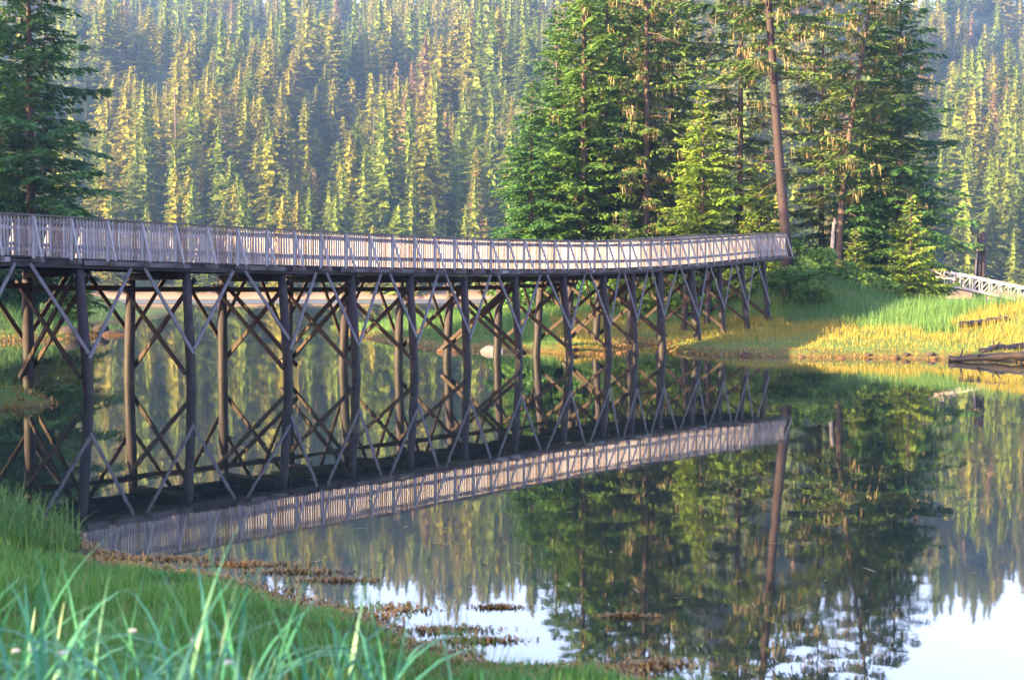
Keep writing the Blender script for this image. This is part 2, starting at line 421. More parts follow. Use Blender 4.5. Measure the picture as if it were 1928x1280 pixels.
# stringers and edge beams, bents, braces
BENT_U = [-330, -230, -75, 157, 358, 537, 668, 778, 880, 975, 1066, 1141, 1195, 1246, 1305, 1358, 1400, 1440]
BS = [s_of_u(u) for u in BENT_U]
ends = [0.0] + BS + [S1]
for a, b2 in zip(ends[:-1], ends[1:]):
    if b2 - a < .3: continue
    for off, w, dz, hh, mt, nm in ((.06, .16, -.165, .20, M_STRING, 'stringer'), (DW - .06, .16, -.165, .20, M_STRING, 'stringer'), (DW / 2, .16, -.165, .20, M_STRING, 'stringer'),):
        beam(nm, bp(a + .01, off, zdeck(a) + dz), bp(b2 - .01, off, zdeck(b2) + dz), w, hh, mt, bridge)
    q = a
    while q < b2 - .1:                            # edge boards of mixed age along the near side
        r = min(q + float(rng.uniform(1.2, 2.2)), b2)
        if rng.random() < .55:
            beam('edge_board', bp(q + .02, -.085, zdeck(q) - .12), bp(r - .02, -.085, zdeck(r) - .12), .045, .12, M_GREY if rng.random() < .4 else M_CAP, bridge)
        q = r
def pile(s, off, top, lean_out, r, ground_z):
    """log pile with a little bend; off across the deck, lean_out outward at its foot"""
    t0 = bp(s, off, top); foot = bp(s, off + lean_out, ground_z)
    foot += tang(s) * float(rng.uniform(-.12, .12))
    pts = []; rad = []; n = 9; bx, by = rng.uniform(-.014, .014, 2)
    for i in range(n):
        k = i / (n - 1); q = foot.lerp(t0, k)
        q += Vector((bx, by, 0)) * math.sin(k * 3.1) * 1.2 + Vector((*rng.uniform(-.008, .008, 2), 0))
        pts.append(q); rad.append(r * (1.12 - .22 * k) * float(rng.uniform(.97, 1.03)))
    base = Matrix.Translation(foot)
    mb = MB().tube([q - foot for q in pts], rad, 14, True, rng, .03)
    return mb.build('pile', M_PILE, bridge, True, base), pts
def pile_at(pts, z):
    for a, b2 in zip(pts[:-1], pts[1:]):
        if a.z <= z <= b2.z: return a.lerp(b2, (z - a.z) / (b2.z - a.z))
    return pts[-1] if z > pts[-1].z else pts[0]
prevF = prevB = None
for i, s in enumerate(BS):
    zc = zdeck(s) - .275                            # top of the cap beam
    beam('bent_cap', bp(s, .34, zc - .11), bp(s, DW - .26, zc - .11), .24, .21, M_STRING, bridge)
    def gz(off):
        q = bp(s, off, 0); return max(float(isl_h(q.x, q.y)), float(left_h(q.x, q.y)), -1.4) - .45
    big = 1.25 if BENT_U[i] in (1246, 1305) else 1.0
    lo = float(rng.uniform(.22, .42))
    _, pf = pile(s, .14, zc - .01, -lo, .138 * big, gz(.2))
    _, pb = pile(s, DW - .08, zc - .01, float(rng.uniform(.1, .3)), .152, gz(DW - .1))
    gl = max(pf[0].z + .5, pb[0].z + .5, .05)      # water or ground level
    zt_, zl = zc - .18, max(gl + .3, .42)
    if zt_ - zl > .8:
        tn = tang(s)
        for k, sg in enumerate((-1, 1)):           # doubled diagonals on both faces of the bent
            o1, o2 = tn * (sg * .20), tn * (sg * .255)
            j1, j2 = rng.uniform(-.15, .15, 2)
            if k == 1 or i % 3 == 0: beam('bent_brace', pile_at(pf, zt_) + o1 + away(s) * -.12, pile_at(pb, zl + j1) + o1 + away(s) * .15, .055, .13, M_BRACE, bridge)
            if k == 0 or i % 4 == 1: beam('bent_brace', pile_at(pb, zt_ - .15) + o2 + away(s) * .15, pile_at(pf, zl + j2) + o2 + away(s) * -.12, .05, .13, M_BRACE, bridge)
    if prevF:
        mid = (s + BS[i - 1]) / 2
        for (pts0, pts1, off, mt, nm, lowf, wd) in ((prevF, pf, -.03, M_VB, 'stringer_brace', .34, .085), (prevB, pb, DW + .1, M_BRACE, 'stringer_brace', .42, .12)):
            for sg, pts in ((-1, pts0), (1, pts1)):
                if rng.random() < .06: continue
                zl2 = max(gl + .4, 0) + (zdeck(s) - max(gl, 0)) * lowf * float(rng.uniform(.8, 1.1)) - .45
                foot = pile_at(pts, zl2) + away(s) * (-.17 if off < 1 else .18)
                beam('stringer_brace', bp(mid + sg * .20, off, zdeck(mid) - .20), foot, .05, wd, mt, bridge, up=tang(s).cross(Vector((0, 0, 1))).cross(Vector((0, 0, 1))) if False else Vector((0, 0, 1)))
        if 3 <= i <= 12:                            # horizontal girt along the far row of piles
            zg = zdeck(s) - .72
            beam('girt', pile_at(prevB, zg) + away(s) * -.20, pile_at(pb, zg) + away(s) * -.20, .08, .15, M_BRACE, bridge)
    prevF, prevB = pf, pb

# ------------------------------------------------------------------ conifers
def cards_mesh(name, C, D, Wd, L, B, tint, mat):
    """leaf cards: centres C, unit directions D, width directions Wd, lengths L, widths B"""
    C, D, Wd = map(lambda a: np.asarray(a, np.float32), (C, D, Wd)); L = np.asarray(L)[:, None]; B = np.asarray(B)[:, None]
    n = len(C)
    V = np.stack([C - D * L * .5, C + Wd * B * .5 + D * L * .05, C + D * L * .5, C - Wd * B * .5 + D * L * .05], 1).reshape(-1, 3)
    return npmesh(name, V, np.arange(n * 4).reshape(n, 4), mat, np.repeat(np.asarray(tint), 4))
def nrm(a): return a / np.maximum(np.linalg.norm(a, axis=-1, keepdims=True), 1e-6)
def crown_data(rg, H, R, z0, nb, dens, droop=.30, up=.10, shape=.8, card=(.36, .12), lean=None, one_side=None, minL=.25):
    Cs, Ds, Ws, Ls, Bs, Ts, BR = [], [], [], [], [], [], []
    for i in range(nb):
        t = (i + rg.random()) / nb
        z = z0 + (H - z0) * t ** 1.1
        az = i * 2.39996 + rg.uniform(-.6, .6)
        L = (R * (1 - t) ** shape * rg.uniform(.38, 1.22) + minL) * min(1, .65 + 3 * t)
        if one_side is not None: L *= 1 + one_side[1] * math.cos(az - one_side[0])
        bd = np.array([math.cos(az), math.sin(az), 0]); pr = np.array([-bd[1], bd[0], 0])
        ox = np.array([*(lean(z) if lean else (0, 0)), z])
        n = max(4, int(L * dens)); r = np.sort(rg.uniform(.10, 1.0, n)) * L; q = r / L
        dr = droop * rg.uniform(.6, 1.3); e0 = up + rg.uniform(-.08, .12) + .35 * t
        def pos(r): return ox + np.outer(r, bd) + np.outer(np.ones_like(r), (0, 0, 1)) * (e0 * r - dr * r * r / L + .12 * L * np.clip(r / L - .7, 0, 1))[:, None]
        BR.append(pos(np.array([0, .35, .7, 1.0]) * L)); bt = rg.uniform(0, .55)
        side = np.where(np.arange(n) % 2, 1, -1); ang = rg.uniform(.6, 1.2, n)
        td = nrm(np.cos(ang)[:, None] * bd + (np.sin(ang) * side)[:, None] * pr + np.stack([0 * q, 0 * q, -rg.uniform(.1, .5, n)], 1))
        tl = np.clip((.16 + .42 * (1 - q)) * L * .75, .15, .95) * rg.uniform(.7, 1.2, n)
        P = pos(r); k = max(1, int(round(float(tl.mean()) / (card[0] * .55))))
        for j in range(k):
            f = (j + .5) / k; c = P + td * (tl * f)[:, None]; c[:, 2] -= .18 * (tl * f) ** 2
            a2 = rg.uniform(-.7, .7, n)
            d2 = nrm(td + np.outer(a2, bd) * .6 + rg.normal(0, .18, (n, 3)))
            w2 = nrm(np.cross(d2, np.array([0, 0, 1.0])) + rg.normal(0, .35, (n, 3)))
            Cs.append(c); Ds.append(d2); Ws.append(w2); Ls.append(card[0] * rg.uniform(.7, 1.35, n)); Bs.append(card[1] * rg.uniform(.7, 1.4, n))
            Ts.append(np.clip(bt + rg.uniform(0, .45, n), 0, 1))
    cat = np.concatenate
    return cat(Cs), cat(Ds), cat(Ws), cat(Ls), cat(Bs), cat(Ts), BR
def trunk_mesh(rg, H, r0, mat, lean=None, BR=None, n=10, stubs=0, seg=10, brad=.035):
    mb = MB(); pts = []; rad = []
    for i in range(seg + 1):
        k = i / seg; z = H * k; lx, ly = lean(z) if lean else (0, 0)
        pts.append((lx + rg.uniform(-.02, .02), ly + rg.uniform(-.02, .02), z - .5 * (i == 0))); rad.append(r0 * (1 - k) ** .8 * (1.18 if i == 0 else 1) + .015)
    mb.tube(pts, rad, n)
    if BR:
        for b_ in BR:
            mb.tube(b_, [brad, brad * .75, brad * .5, .008], 3, False)
    for i in range(stubs):
        z = H * rg.uniform(.18, .8); a = rg.uniform(0, 6.3); L = rg.uniform(.5, 2.6); lx, ly = lean(z) if lean else (0, 0)
        p0 = Vector((lx, ly, z)); d = Vector((math.cos(a), math.sin(a), rg.uniform(-.3, .1)))
        tip = p0 + d * L + Vector((0, 0, -.12 * L)); mb.tube([p0, p0 + d * L * .5, tip], [.045, .03, .008], 4, False)
        for j in range(int(L * 5)):
            f = rg.uniform(.25, 1); q = p0.lerp(tip, f); dd = Vector((rg.normal(0, 1), rg.normal(0, 1), rg.normal(-.3, .5))).normalized() * rg.uniform(.15, .6)
            mb.tube([q, q + dd], [.014, .004], 3, False)
    return mb.mesh('trunk', mat, True)
def lichen_mesh(rg, BR, n, mat):
    """pale beards hanging from the boughs"""
    V = []; T = []
    for i in range(n):
        b_ = BR[rg.integers(len(BR))]; f = rg.uniform(.25, 1) * 3; k = min(int(f), 2); c = b_[k] + (b_[k + 1] - b_[k]) * (f - k)
        for j in range(rg.integers(6, 14)):
            p0 = c + rg.normal(0, .20, 3) * (1, 1, .35); L = rg.uniform(.12, .85) ; w = rg.uniform(.012, .045); a = rg.uniform(0, 3.14)
            wx, wy = math.cos(a) * w, math.sin(a) * w; dx, dy = rg.normal(0, .05, 2)
            V += [(p0[0] - wx, p0[1] - wy, p0[2]), (p0[0] + wx, p0[1] + wy, p0[2]), (p0[0] + wx * .7 + dx, p0[1] + wy * .7 + dy, p0[2] - L * .6), (p0[0] + dx * 2, p0[1] + dy * 2, p0[2] - L)]
            T += [rg.random()] * 4
    n4 = len(V) // 4
    return npmesh('lichen', V, np.arange(n4 * 4).reshape(n4, 4), mat, T)
KINDS = {}
def make_kind(key, seed, H, R, z0, nb, dens, mat, bark=M_BARKD, r0=.25, lichen=0, stubs=0, lean=None, **kw):
    rg = np.random.default_rng(seed)
    *cd, BR = crown_data(rg, H, R, z0, nb, dens, lean=lean, **kw)
    KINDS[key] = (trunk_mesh(rg, H, r0, bark, lean, BR, stubs=stubs), cards_mesh('crown', *cd, mat), lichen_mesh(rg, BR, lichen, M_LICHEN) if lichen else None)
def plant(key, x, y, z, rz, sc, label, cat='tree', name='conifer_tree', group=None):
    o = empty(name, (x, y, z), rz, sc); tag(o, label, cat, group); tr, cr, li = KINDS[key]
    link(bpy.data.objects.new('trunk', tr), o, WM[o.name]); cw = link(bpy.data.objects.new('crown', cr), o, WM[o.name])
    if li: link(bpy.data.objects.new('lichen', li), cw, WM[o.name])['kind'] = 'stuff'
    return o
BIG = (.44, .17)
make_kind('hemlock', 11, 22, 5.0, .6, 250, 16, M_FOL_DARK, r0=.26, droop=.38, card=BIG, shape=.62)
make_kind('spruce', 12, 25, 4.6, 1.0, 205, 15, M_FOL_MID, r0=.28, lichen=50, stubs=8, droop=.30, card=BIG, shape=.52)
make_kind('mossy', 13, 26, 4.8, 3.0, 105, 15, M_FOL_LICH, r0=.26, lichen=360, stubs=26, droop=.28, shape=.5, card=BIG)
make_kind('bright', 14, 12, 4.0, .4, 140, 19, M_FOL_LITE, r0=.14, droop=.25, card=(.40, .15))
make_kind('young', 15, 6.5, 2.3, .1, 90, 24, M_FOL_LITE, r0=.07, droop=.2, card=(.30, .11))
make_kind('dense', 16, 23, 5.2, .8, 240, 15, M_FOL_DARK, r0=.28, lichen=45, droop=.30, shape=.5, card=BIG)
make_kind('giant', 17, 33, 5.2, 12.0, 85, 15, M_FOL_LICH, bark=M_BARK, r0=.31, lichen=240, stubs=40, droop=.22, shape=.4, card=BIG, lean=lambda z: (-.095 * z + .0008 * z * z, 0))
make_kind('leaner', 18, 25, 4.6, 7.0, 85, 15, M_FOL_LICH, bark=M_BARKD, r0=.24, lichen=240, stubs=24, droop=.24, shape=.45, card=BIG, lean=lambda z: (-.03 * z + .0075 * z * z if z < 12 else .72 + .15 * (z - 12), 0))
ISLAND = [  # kind, u, Y, scale, rz, label
 ('hemlock', 1000, 86, .66, .3, 'dark green hemlock at the left edge of the island grove'),
 ('hemlock', 1048, 91, .88, 2.0, 'tall dark hemlock second from the left in the island grove'),
 ('spruce', 1098, 87, .95, 1.0, 'green spruce third from the left in the island grove, behind the bridge'),
 ('dense', 1142, 92, 1.0, 4.0, 'dense dark conifer left of the lichen draped tree in the island grove'),
 ('mossy', 1216, 87, .95, .5, 'tree draped in pale lichen near the middle of the island grove'),
 ('spruce', 1262, 93, .96, 2.6, 'spruce rising behind the bright green tree on the island'),
 ('bright', 1322, 82, 1.05, 1.1, 'bright yellow green conifer standing behind the bridge railing'),
 ('mossy', 1392, 90, .98, 3.3, 'lichen hung conifer just left of the big bare red trunk'),
 ('giant', 1486, 80, 1.0, 0.0, 'giant old tree with bare reddish trunk at the end of the bridge'),
 ('mossy', 1545, 93, .90, 5.1, 'lichen hung conifer just right of the big bare red trunk'),
 ('leaner', 1578, 87, 1.0, 0.0, 'old tree with a crooked trunk leaning to the right'),
 ('dense', 1690, 89, .93, 1.9, 'dense dark conifer at the right edge of the island grove'),
 ('spruce', 1642, 96, .90, 4.4, 'spruce between the leaning tree and the right edge of the grove'),
 ('young', 1712, 81, 1.10, .7, 'small bright young fir at the foot of the right edge of the grove'),
 ('young', 1178, 79, .95, 3.0, 'golden young conifer behind the curve of the bridge railing'),
 ('young', 1255, 78, .72, 5.0, 'short young conifer below the bright green tree'),
 ('bright', 1430, 88, .78, 2.2, 'small green conifer directly behind the bridge end, left of the red trunk'),
 ('young', 1610, 84, .80, 1.7, 'young conifer behind the dead stub on the island slope'),
 ('dense', 1175, 97, 1.05, .2, 'tall dark conifer deep in the grove behind the lichen draped tree'),
 ('bright', 955, 90, .42, 2.2, 'low conifer at the far left foot of the island grove'),
 ('young', 1755, 84, .62, 4.7, 'lowest young conifer at the right foot of the grove above the driftwood'),
]
for key, u, Y, sc, rz, lab in ISLAND:
    x = xof(u, Y); plant(key, x, Y, float(isl_h(x, Y)) - .1, rz, sc, lab, group='conifers of the island grove')
LEFTT = [('dense', 62, 86, 1.16, 2.2, 'big dark conifer at the left edge of the picture behind the bridge'),
         ('hemlock', -30, 90, 1.1, .4, 'dark conifer cut by the left edge of the picture'),
         ('young', 128, 84, .8, 1.3, 'young conifer at the foot of the big dark left conifer')]
for key, u, Y, sc, rz, lab in LEFTT:
    x = xof(u, Y); plant(key, x, Y, max(float(left_h(x, Y)), .3) - .1, rz, sc, lab, group='conifers of the left bank')
ORD = 'first second third fourth fifth sixth seventh eighth ninth tenth eleventh twelfth thirteenth fourteenth fifteenth sixteenth seventeenth eighteenth nineteenth twentieth twenty-first twenty-second twenty-third twenty-fourth twenty-fifth'.split()
rg = np.random.default_rng(5)
SHADE = [(-20, -13, .7), (-24, -20, .75), (-19, -6.5, .7), (-22, -1, .7), (-18.5, 4, .6), (-25, 4, .7), (-20.5, 9.5, .62), (-26, 10, .7), (-21, 15.5, .6), (-27, 16.5, .66), (-22.5, 20.5, .58), (-29, 21, .66), (-23, 25, .55), (-30, -8, .8), (-33, 14, .66),
         (-36, 44, 1.08), (-40, 46.5, 1.1), (-35, 48.5, 1.08), (-39, 52, 1.12), (-30, -16, .8), (-24.5, 28, .60), (-30, 25.5, .68), (-19.5, 22.5, .5), (-41, 78.5, 1.15), (-44, 73.5, 1.15)]
for i, (x, y, sc) in enumerate(SHADE):
    plant(('hemlock', 'dense', 'spruce')[i % 3], x, y, max(float(left_h(x, y)), .3) - .1, float(rg.uniform(0, 6)), sc,
          f'tall conifer on the left shore, outside the picture, {ORD[i]} of twenty-five', group='conifers shading the left shore')

# ------------------------------------------------------------------ forest across the water
FAR = {}
def far_crown(seed, H, R, shape, mat):
    rg = np.random.default_rng(seed); Q, T = [], []
    C, D, Wv, L, B, Tc, BR = crown_data(rg, H, R, .3, 130, 7.5, droop=.36, up=.06, shape=shape, card=(.78, .36), minL=.35)
    L = L[:, None]; B = B[:, None]
    Q.append(np.stack([C - D * L * .5, C + Wv * B * .5 + D * L * .1, C + D * L * .5, C - Wv * B * .5 + D * L * .1], 1)); T.append(Tc)
    nt, m_ = 18, 9                                   # ragged inner skirts close the crown
    for k in range(nt):
        t = max((k + rg.uniform(-.3, .3)) / nt, 0); z = .4 + (H - .4) * t; r = .52 * R * (1 - t) ** shape + .06; hgt = (H - .4) / nt * rg.uniform(1.2, 1.7)
        a = np.arange(m_) / m_ * 6.2832 + rg.uniform(0, 1); rr = r * np.where(np.arange(m_) % 2, rg.uniform(.8, 1.35, m_), rg.uniform(.4, .8, m_)); zz = z - .3 * rr + rg.uniform(-.2, .2, m_); ri = .16 * r
        out = np.stack([rr * np.cos(a), rr * np.sin(a), zz], 1); inn = np.stack([ri * np.cos(a), ri * np.sin(a), np.full(m_, min(z + hgt, H + .2))], 1)
        Q.append(np.stack([inn, out, np.roll(out, -1, 0), np.roll(inn, -1, 0)], 1)); T.append(rg.uniform(0, .6, m_))
    Q = np.concatenate(Q).astype(np.float32)
    return npmesh('crown', Q.reshape(-1, 3), np.arange(len(Q) * 4).reshape(-1, 4), mat, np.repeat(np.concatenate(T), 4))
def far_kind(key, seed, H, R, mat, shape=.85):
    mb = MB(); mb.tube([(0, 0, -1), (.08, 0, H * .5), (0, 0, H)], [.28, .18, .03], 5, False)
    FAR[key] = (mb.mesh('trunk', M_BARKD, True), far_crown(seed, H, R, shape, mat), far_crown(seed + 50, H, R * 1.05, shape, mat))
far_kind('slim spruce', 101, 22, 4.4, M_FAR_A, shape=.75)
far_kind('olive hemlock', 102, 19, 5.3, M_FAR_B, shape=.6)
far_kind('broad fir', 103, 16, 5.4, M_FAR_A, shape=.6)
far_kind('yellowish spruce', 104, 20, 5.0, M_FAR_B, shape=.8)
far_kind('rusty spruce', 105, 20, 3.9, M_FAR_R, shape=.7)
FK = list(FAR)
def snag_mesh(seed, H):
    rg = np.random.default_rng(seed); mb = MB(); mb.tube([(0, 0, -1), (.1, 0, H * .5), (.0, .1, H)], [.34, .24, .10], 6)
    for i in range(14):
        z = H * rg.uniform(.3, .95); a = rg.uniform(0, 6.28); L = rg.uniform(.5, 1.6); mb.tube([(0, 0, z), (L * math.cos(a), L * math.sin(a), z + rg.uniform(-.3, .3))], [.07, .02], 3, False)
    return mb.mesh('dead_trunk', M_BARKD, True)
SNAG = snag_mesh(9, 20)
rg = np.random.default_rng(77)
pts = []
y = 272.0
while y < 800:
    sp = 6.9 + (y - 272) * .006
    hw = .40 * y + 25; xs = np.arange(-hw, hw, sp); xs = xs + rg.uniform(-.45, .45, len(xs)) * sp
    ys = y + rg.uniform(-.5, .5, len(xs)) * sp
    pts.append(np.stack([xs, ys], 1)); y += sp
pts = np.concatenate(pts); hz = hill_h(pts[:, 0], pts[:, 1])
uu = 964 + F * pts[:, 0] / pts[:, 1]
keep = (hz > .8) & (rg.random(len(pts)) < .95) & ~((uu > 1090) & (uu < 1640) & (pts[:, 1] < 300) & (rg.random(len(pts)) < .6))
pts, hz, uu = pts[keep], hz[keep], uu[keep]
frac = fbm(pts[:, 0] * .02, pts[:, 1] * .02, 91, 2)
scl = (.48 + .90 * rg.random(len(pts)) ** 1.6) * np.where(pts[:, 1] < 290, .8, 1.05) * (1 + .35 * frac)
kid = rg.choice(5, len(pts), p=[.32, .23, .16, .16, .13]); pat = fbm(pts[:, 0] * .011 + 7, pts[:, 1] * .014, 95, 3); kid = np.where((pat > .10) & (rg.random(len(pts)) < .75), np.where(rg.random(len(pts)) < .6, 3, 1), np.where((pat < -.18) & (rg.random(len(pts)) < .6), 0, kid)); snag = rg.random(len(pts)) < .035
vis = (uu > -60) & (uu < 1990) & ~((uu > 1060) & (uu < 1660))
order = np.argsort(np.where(vis, pts[:, 1], 9e9))
def ordinal(n):
    tens = ['', '', 'twenty', 'thirty', 'forty', 'fifty', 'sixty', 'seventy', 'eighty', 'ninety']; tth = ['', '', 'twentieth', 'thirtieth', 'fortieth', 'fiftieth']
    if n < 20: return ORD[n]
    a, b_ = divmod(n + 1, 10); return tth[a] if b_ == 0 else tens[a] + '-' + ORD[b_ - 1]
near = order[:300]; restI = np.setdiff1d(np.arange(len(pts)), near)
yq = np.quantile(pts[near, 1], [.34, .67])
rows = ['at far waterline', 'behind far waterline', 'on lower far hillside']
secs = [(420, 'above left bridge'), (760, 'above middle bridge'), (1100, 'left of island grove'), (9999, 'right of island grove')]
count = {}
for i in near[np.argsort(uu[near])]:
    row = rows[int(np.searchsorted(yq, pts[i, 1]))]; sec = next(n_ for lim, n_ in secs if uu[i] < lim)
    kind = 'bare grey snag' if snag[i] else FK[kid[i]]
    c = count.get((kind, row, sec), 0); count[(kind, row, sec)] = c + 1
    o = empty('dead_snag' if snag[i] else 'forest_tree', (pts[i, 0], pts[i, 1], hz[i] - .2), float(rg.uniform(0, 6.28)), float(scl[i]))
    tag(o, f'{kind} {row}, {sec}, {ordinal(c)} such from left', 'tree', 'trees of the far forest')
    if snag[i]: link(bpy.data.objects.new('trunk', SNAG), o, WM[o.name])
    else:
        tr, cr = FAR[FK[kid[i]]][0], FAR[FK[kid[i]]][1 + int(rg.random() < .5)]
        link(bpy.data.objects.new('trunk', tr), o, WM[o.name]); link(bpy.data.objects.new('crown', cr), o, WM[o.name])
# the remaining trees read as one mass: points that carry the same crowns
restI = restI[(uu[restI] > -160) & (uu[restI] < 2090)]
src = bpy.data.collections.new('forest_crowns')
for a_, k in enumerate(FK):
    for v in (0, 1):
        src.objects.link(bpy.data.objects.new('forest_crown_%02d' % (a_ * 2 + v), FAR[k][1 + v]))
n = len(restI); me = bpy.data.meshes.new('forest'); me.vertices.add(n)
me.vertices.foreach_set('co', np.column_stack([pts[restI], hz[restI] - .2]).astype(np.float32).ravel())
for nm, ty, val in (('kind_index', 'INT', kid[restI] * 2 + rg.integers(0, 2, n)), ('turn', 'FLOAT', rg.uniform(0, 6.28, n)), ('size', 'FLOAT', scl[restI])):
    at_ = me.attributes.new(nm, ty, 'POINT'); at_.data.foreach_set('value', np.asarray(val, np.int32 if ty == 'INT' else np.float32))
fo = mobj('forest', me); tag(fo, 'mass of conifers covering the hillside across the water', 'forest', kind='stuff')
gt = bpy.data.node_groups.new('forest_nodes', 'GeometryNodeTree')
gt.interface.new_socket('Geometry', in_out='INPUT', socket_type='NodeSocketGeometry'); gt.interface.new_socket('Geometry', in_out='OUTPUT', socket_type='NodeSocketGeometry')
gi, go = gt.nodes.new('NodeGroupInput'), gt.nodes.new('NodeGroupOutput'); ci = gt.nodes.new('GeometryNodeCollectionInfo'); ci.inputs[0].default_value = src; ci.inputs[1].default_value = True; ci.inputs[2].default_value = True
ip = gt.nodes.new('GeometryNodeInstanceOnPoints'); mp = gt.nodes.new('GeometryNodeMeshToPoints')
def named(nm, ty):
    q = gt.nodes.new('GeometryNodeInputNamedAttribute'); q.data_type = ty; q.inputs[0].default_value = nm; return q.outputs[0]
cx = gt.nodes.new('ShaderNodeCombineXYZ'); gt.links.new(named('turn', 'FLOAT'), cx.inputs[2])
er = gt.nodes.new('FunctionNodeEulerToRotation'); gt.links.new(cx.outputs[0], er.inputs[0])
gt.links.new(gi.outputs[0], mp.inputs[0]); gt.links.new(mp.outputs[0], ip.inputs['Points']); gt.links.new(ci.outputs[0], ip.inputs['Instance']); ip.inputs['Pick Instance'].default_value = True
gt.links.new(named('kind_index', 'INT'), ip.inputs['Instance Index']); gt.links.new(er.outputs[0], ip.inputs['Rotation']); gt.links.new(named('size', 'FLOAT'), ip.inputs['Scale'])
gt.links.new(ip.outputs[0], go.inputs[0])
fo.modifiers.new('forest', 'NODES').node_group = gt
mb = MB()
for i in restI[snag[restI] | (rg.random(len(restI)) < .02)]:
    if pts[i, 1] < 560: mb.tube([(pts[i, 0] + 1.5, pts[i, 1] - 1, hz[i] - 1), (pts[i, 0] + 1.6, pts[i, 1] - 1, hz[i] + 20 * scl[i] * (1.05 if snag[i] else .9))], [.16, .05], 5, False)
M_DEAD = wood('grey_dead_wood', (.10, .088, .088), (.15, .13, .13), (.07, .06, .06), (9, 9, .8))
o = mb.build('standing_dead_trunks', M_DEAD); tag(o, 'thin bleached dead trunks standing among the hillside conifers', 'dead trees', kind='stuff')

# ------------------------------------------------------------------ grass, seaweed
def blades(name, P, Hh, Wd, lean, az, mat, tint, seg=3, curl=1.0):
    """curved blades standing at P (n,3)"""
    n = len(P); k = np.linspace(0, 1, seg + 1)[None, :]
    hd = np.stack([np.cos(az), np.sin(az)], 1); wdv = np.stack([-np.sin(az), np.cos(az)], 1)
    th = lean[:, None] * k ** curl * 1.0
    ds = Hh[:, None] / seg
    hx = np.concatenate([np.zeros((n, 1)), np.cumsum(np.sin(th[:, 1:]) * ds, 1)], 1); vz = np.concatenate([np.zeros((n, 1)), np.cumsum(np.cos(th[:, 1:]) * ds, 1)], 1)
    w = Wd[:, None] * np.clip(1.0 - k ** 2.2, .06, 1) * np.where(k == 0, .75, 1)
    C = np.stack([P[:, 0:1] + hx * hd[:, 0:1], P[:, 1:2] + hx * hd[:, 1:2], P[:, 2:3] + vz], 2)
    Wv = np.stack([w * wdv[:, 0:1], w * wdv[:, 1:2], 0 * w], 2) * .5
    V = np.stack([C - Wv, C + Wv], 2).reshape(-1, 3)
    b0 = (np.arange(n) * (seg + 1) * 2)[:, None] + (np.arange(seg) * 2)[None, :]
    Q = np.stack([b0, b0 + 1, b0 + 3, b0 + 2], 2).reshape(-1, 4)
    return npmesh(name, V, Q, mat, np.repeat(tint, (seg + 1) * 2))
def scatter(rg, n, x0, x1, y0, y1, fn, ok):
    x = rg.uniform(x0, x1, n); y = rg.uniform(y0, y1, n); z = fn(x, y); m_ = ok(x, y, z); return x[m_], y[m_], z[m_]
M_GRASS_F = foliage('lush_sedge', (.05, .18, .024), (.14, .30, .045), .35, .45, rough=.38)
M_GRASS_G = foliage('blue_green_blade', (.035, .17, .095), (.07, .25, .15), .35, .4, rough=.35)
M_GRASS_D = foliage('dry_shore_grass', (.15, .135, .022), (.26, .215, .045), .35, .2)
M_GRASS_I = foliage('slope_grass', (.036, .115, .032), (.095, .18, .05), .35, .25)
M_WEED = foliage('rockweed', (.10, .055, .012), (.30, .17, .028), .2, .5, rough=.35)
M_WEEDY = foliage('yellow_weed', (.12, .09, .02), (.24, .19, .04), .25, .3)
M_STRAW = foliage('straw', (.16, .13, .06), (.28, .24, .13), .2, .2)
def u_arr(x, y): return 964 + F * x / np.maximum(y, .3)
rg = np.random.default_rng(31)
# near bank sedge
inview = lambda x, y: (u_arr(x, y) > np.where(y < 25, -700, -260)) & (u_arr(x, y) < np.where(y < 25, 2500, 2160))
x, y, z = scatter(rg, 400000, -12, 6.5, 4.4, 21, near_h, lambda x, y, z: (z > .08) & inview(x, y) & (vnoise(x * 2.5, y * 2.5, 8) > -.42))
dd = np.clip((z - .08) / .5, 0, 1)
hh = (.07 + .26 * dd) * rg.uniform(.5, 1.3, len(x)) * (1 + .7 * vnoise(x * .8, y * .8, 77) + .8 * vnoise(x * 3.3, y * 3.3, 78)) * np.where(u_arr(x, y) < 160, 1.1, 1)
P = np.stack([x, y, z - .01], 1)
me = blades('bank_grass', P, hh, rg.uniform(.004, .009, len(x)), rg.uniform(.1, 1.1, len(x)), rg.uniform(0, 6.28, len(x)), M_GRASS_F, np.clip(rg.random(len(x)) * .7 + vnoise(x * .7, y * .7, 66) * .6 + vnoise(x * 3.3, y * 3.3, 78) * .5, 0, 1), 3)
tag(mobj('bank_grass', me), 'lush green sedge covering the near bank in front of the water', 'grass', kind='stuff')
sel = rg.random(len(x)) < .07; n = int(sel.sum())
me = blades('dead_stems', P[sel], hh[sel] * rg.uniform(.8, 1.5, n), rg.uniform(.003, .006, n), rg.uniform(.2, 1.8, n), rg.uniform(0, 6.28, n), M_STRAW, rg.random(n), 3)
tag(mobj('dead_stems', me), 'dead straw coloured stems mixed into the near bank sedge', 'grass', kind='stuff')
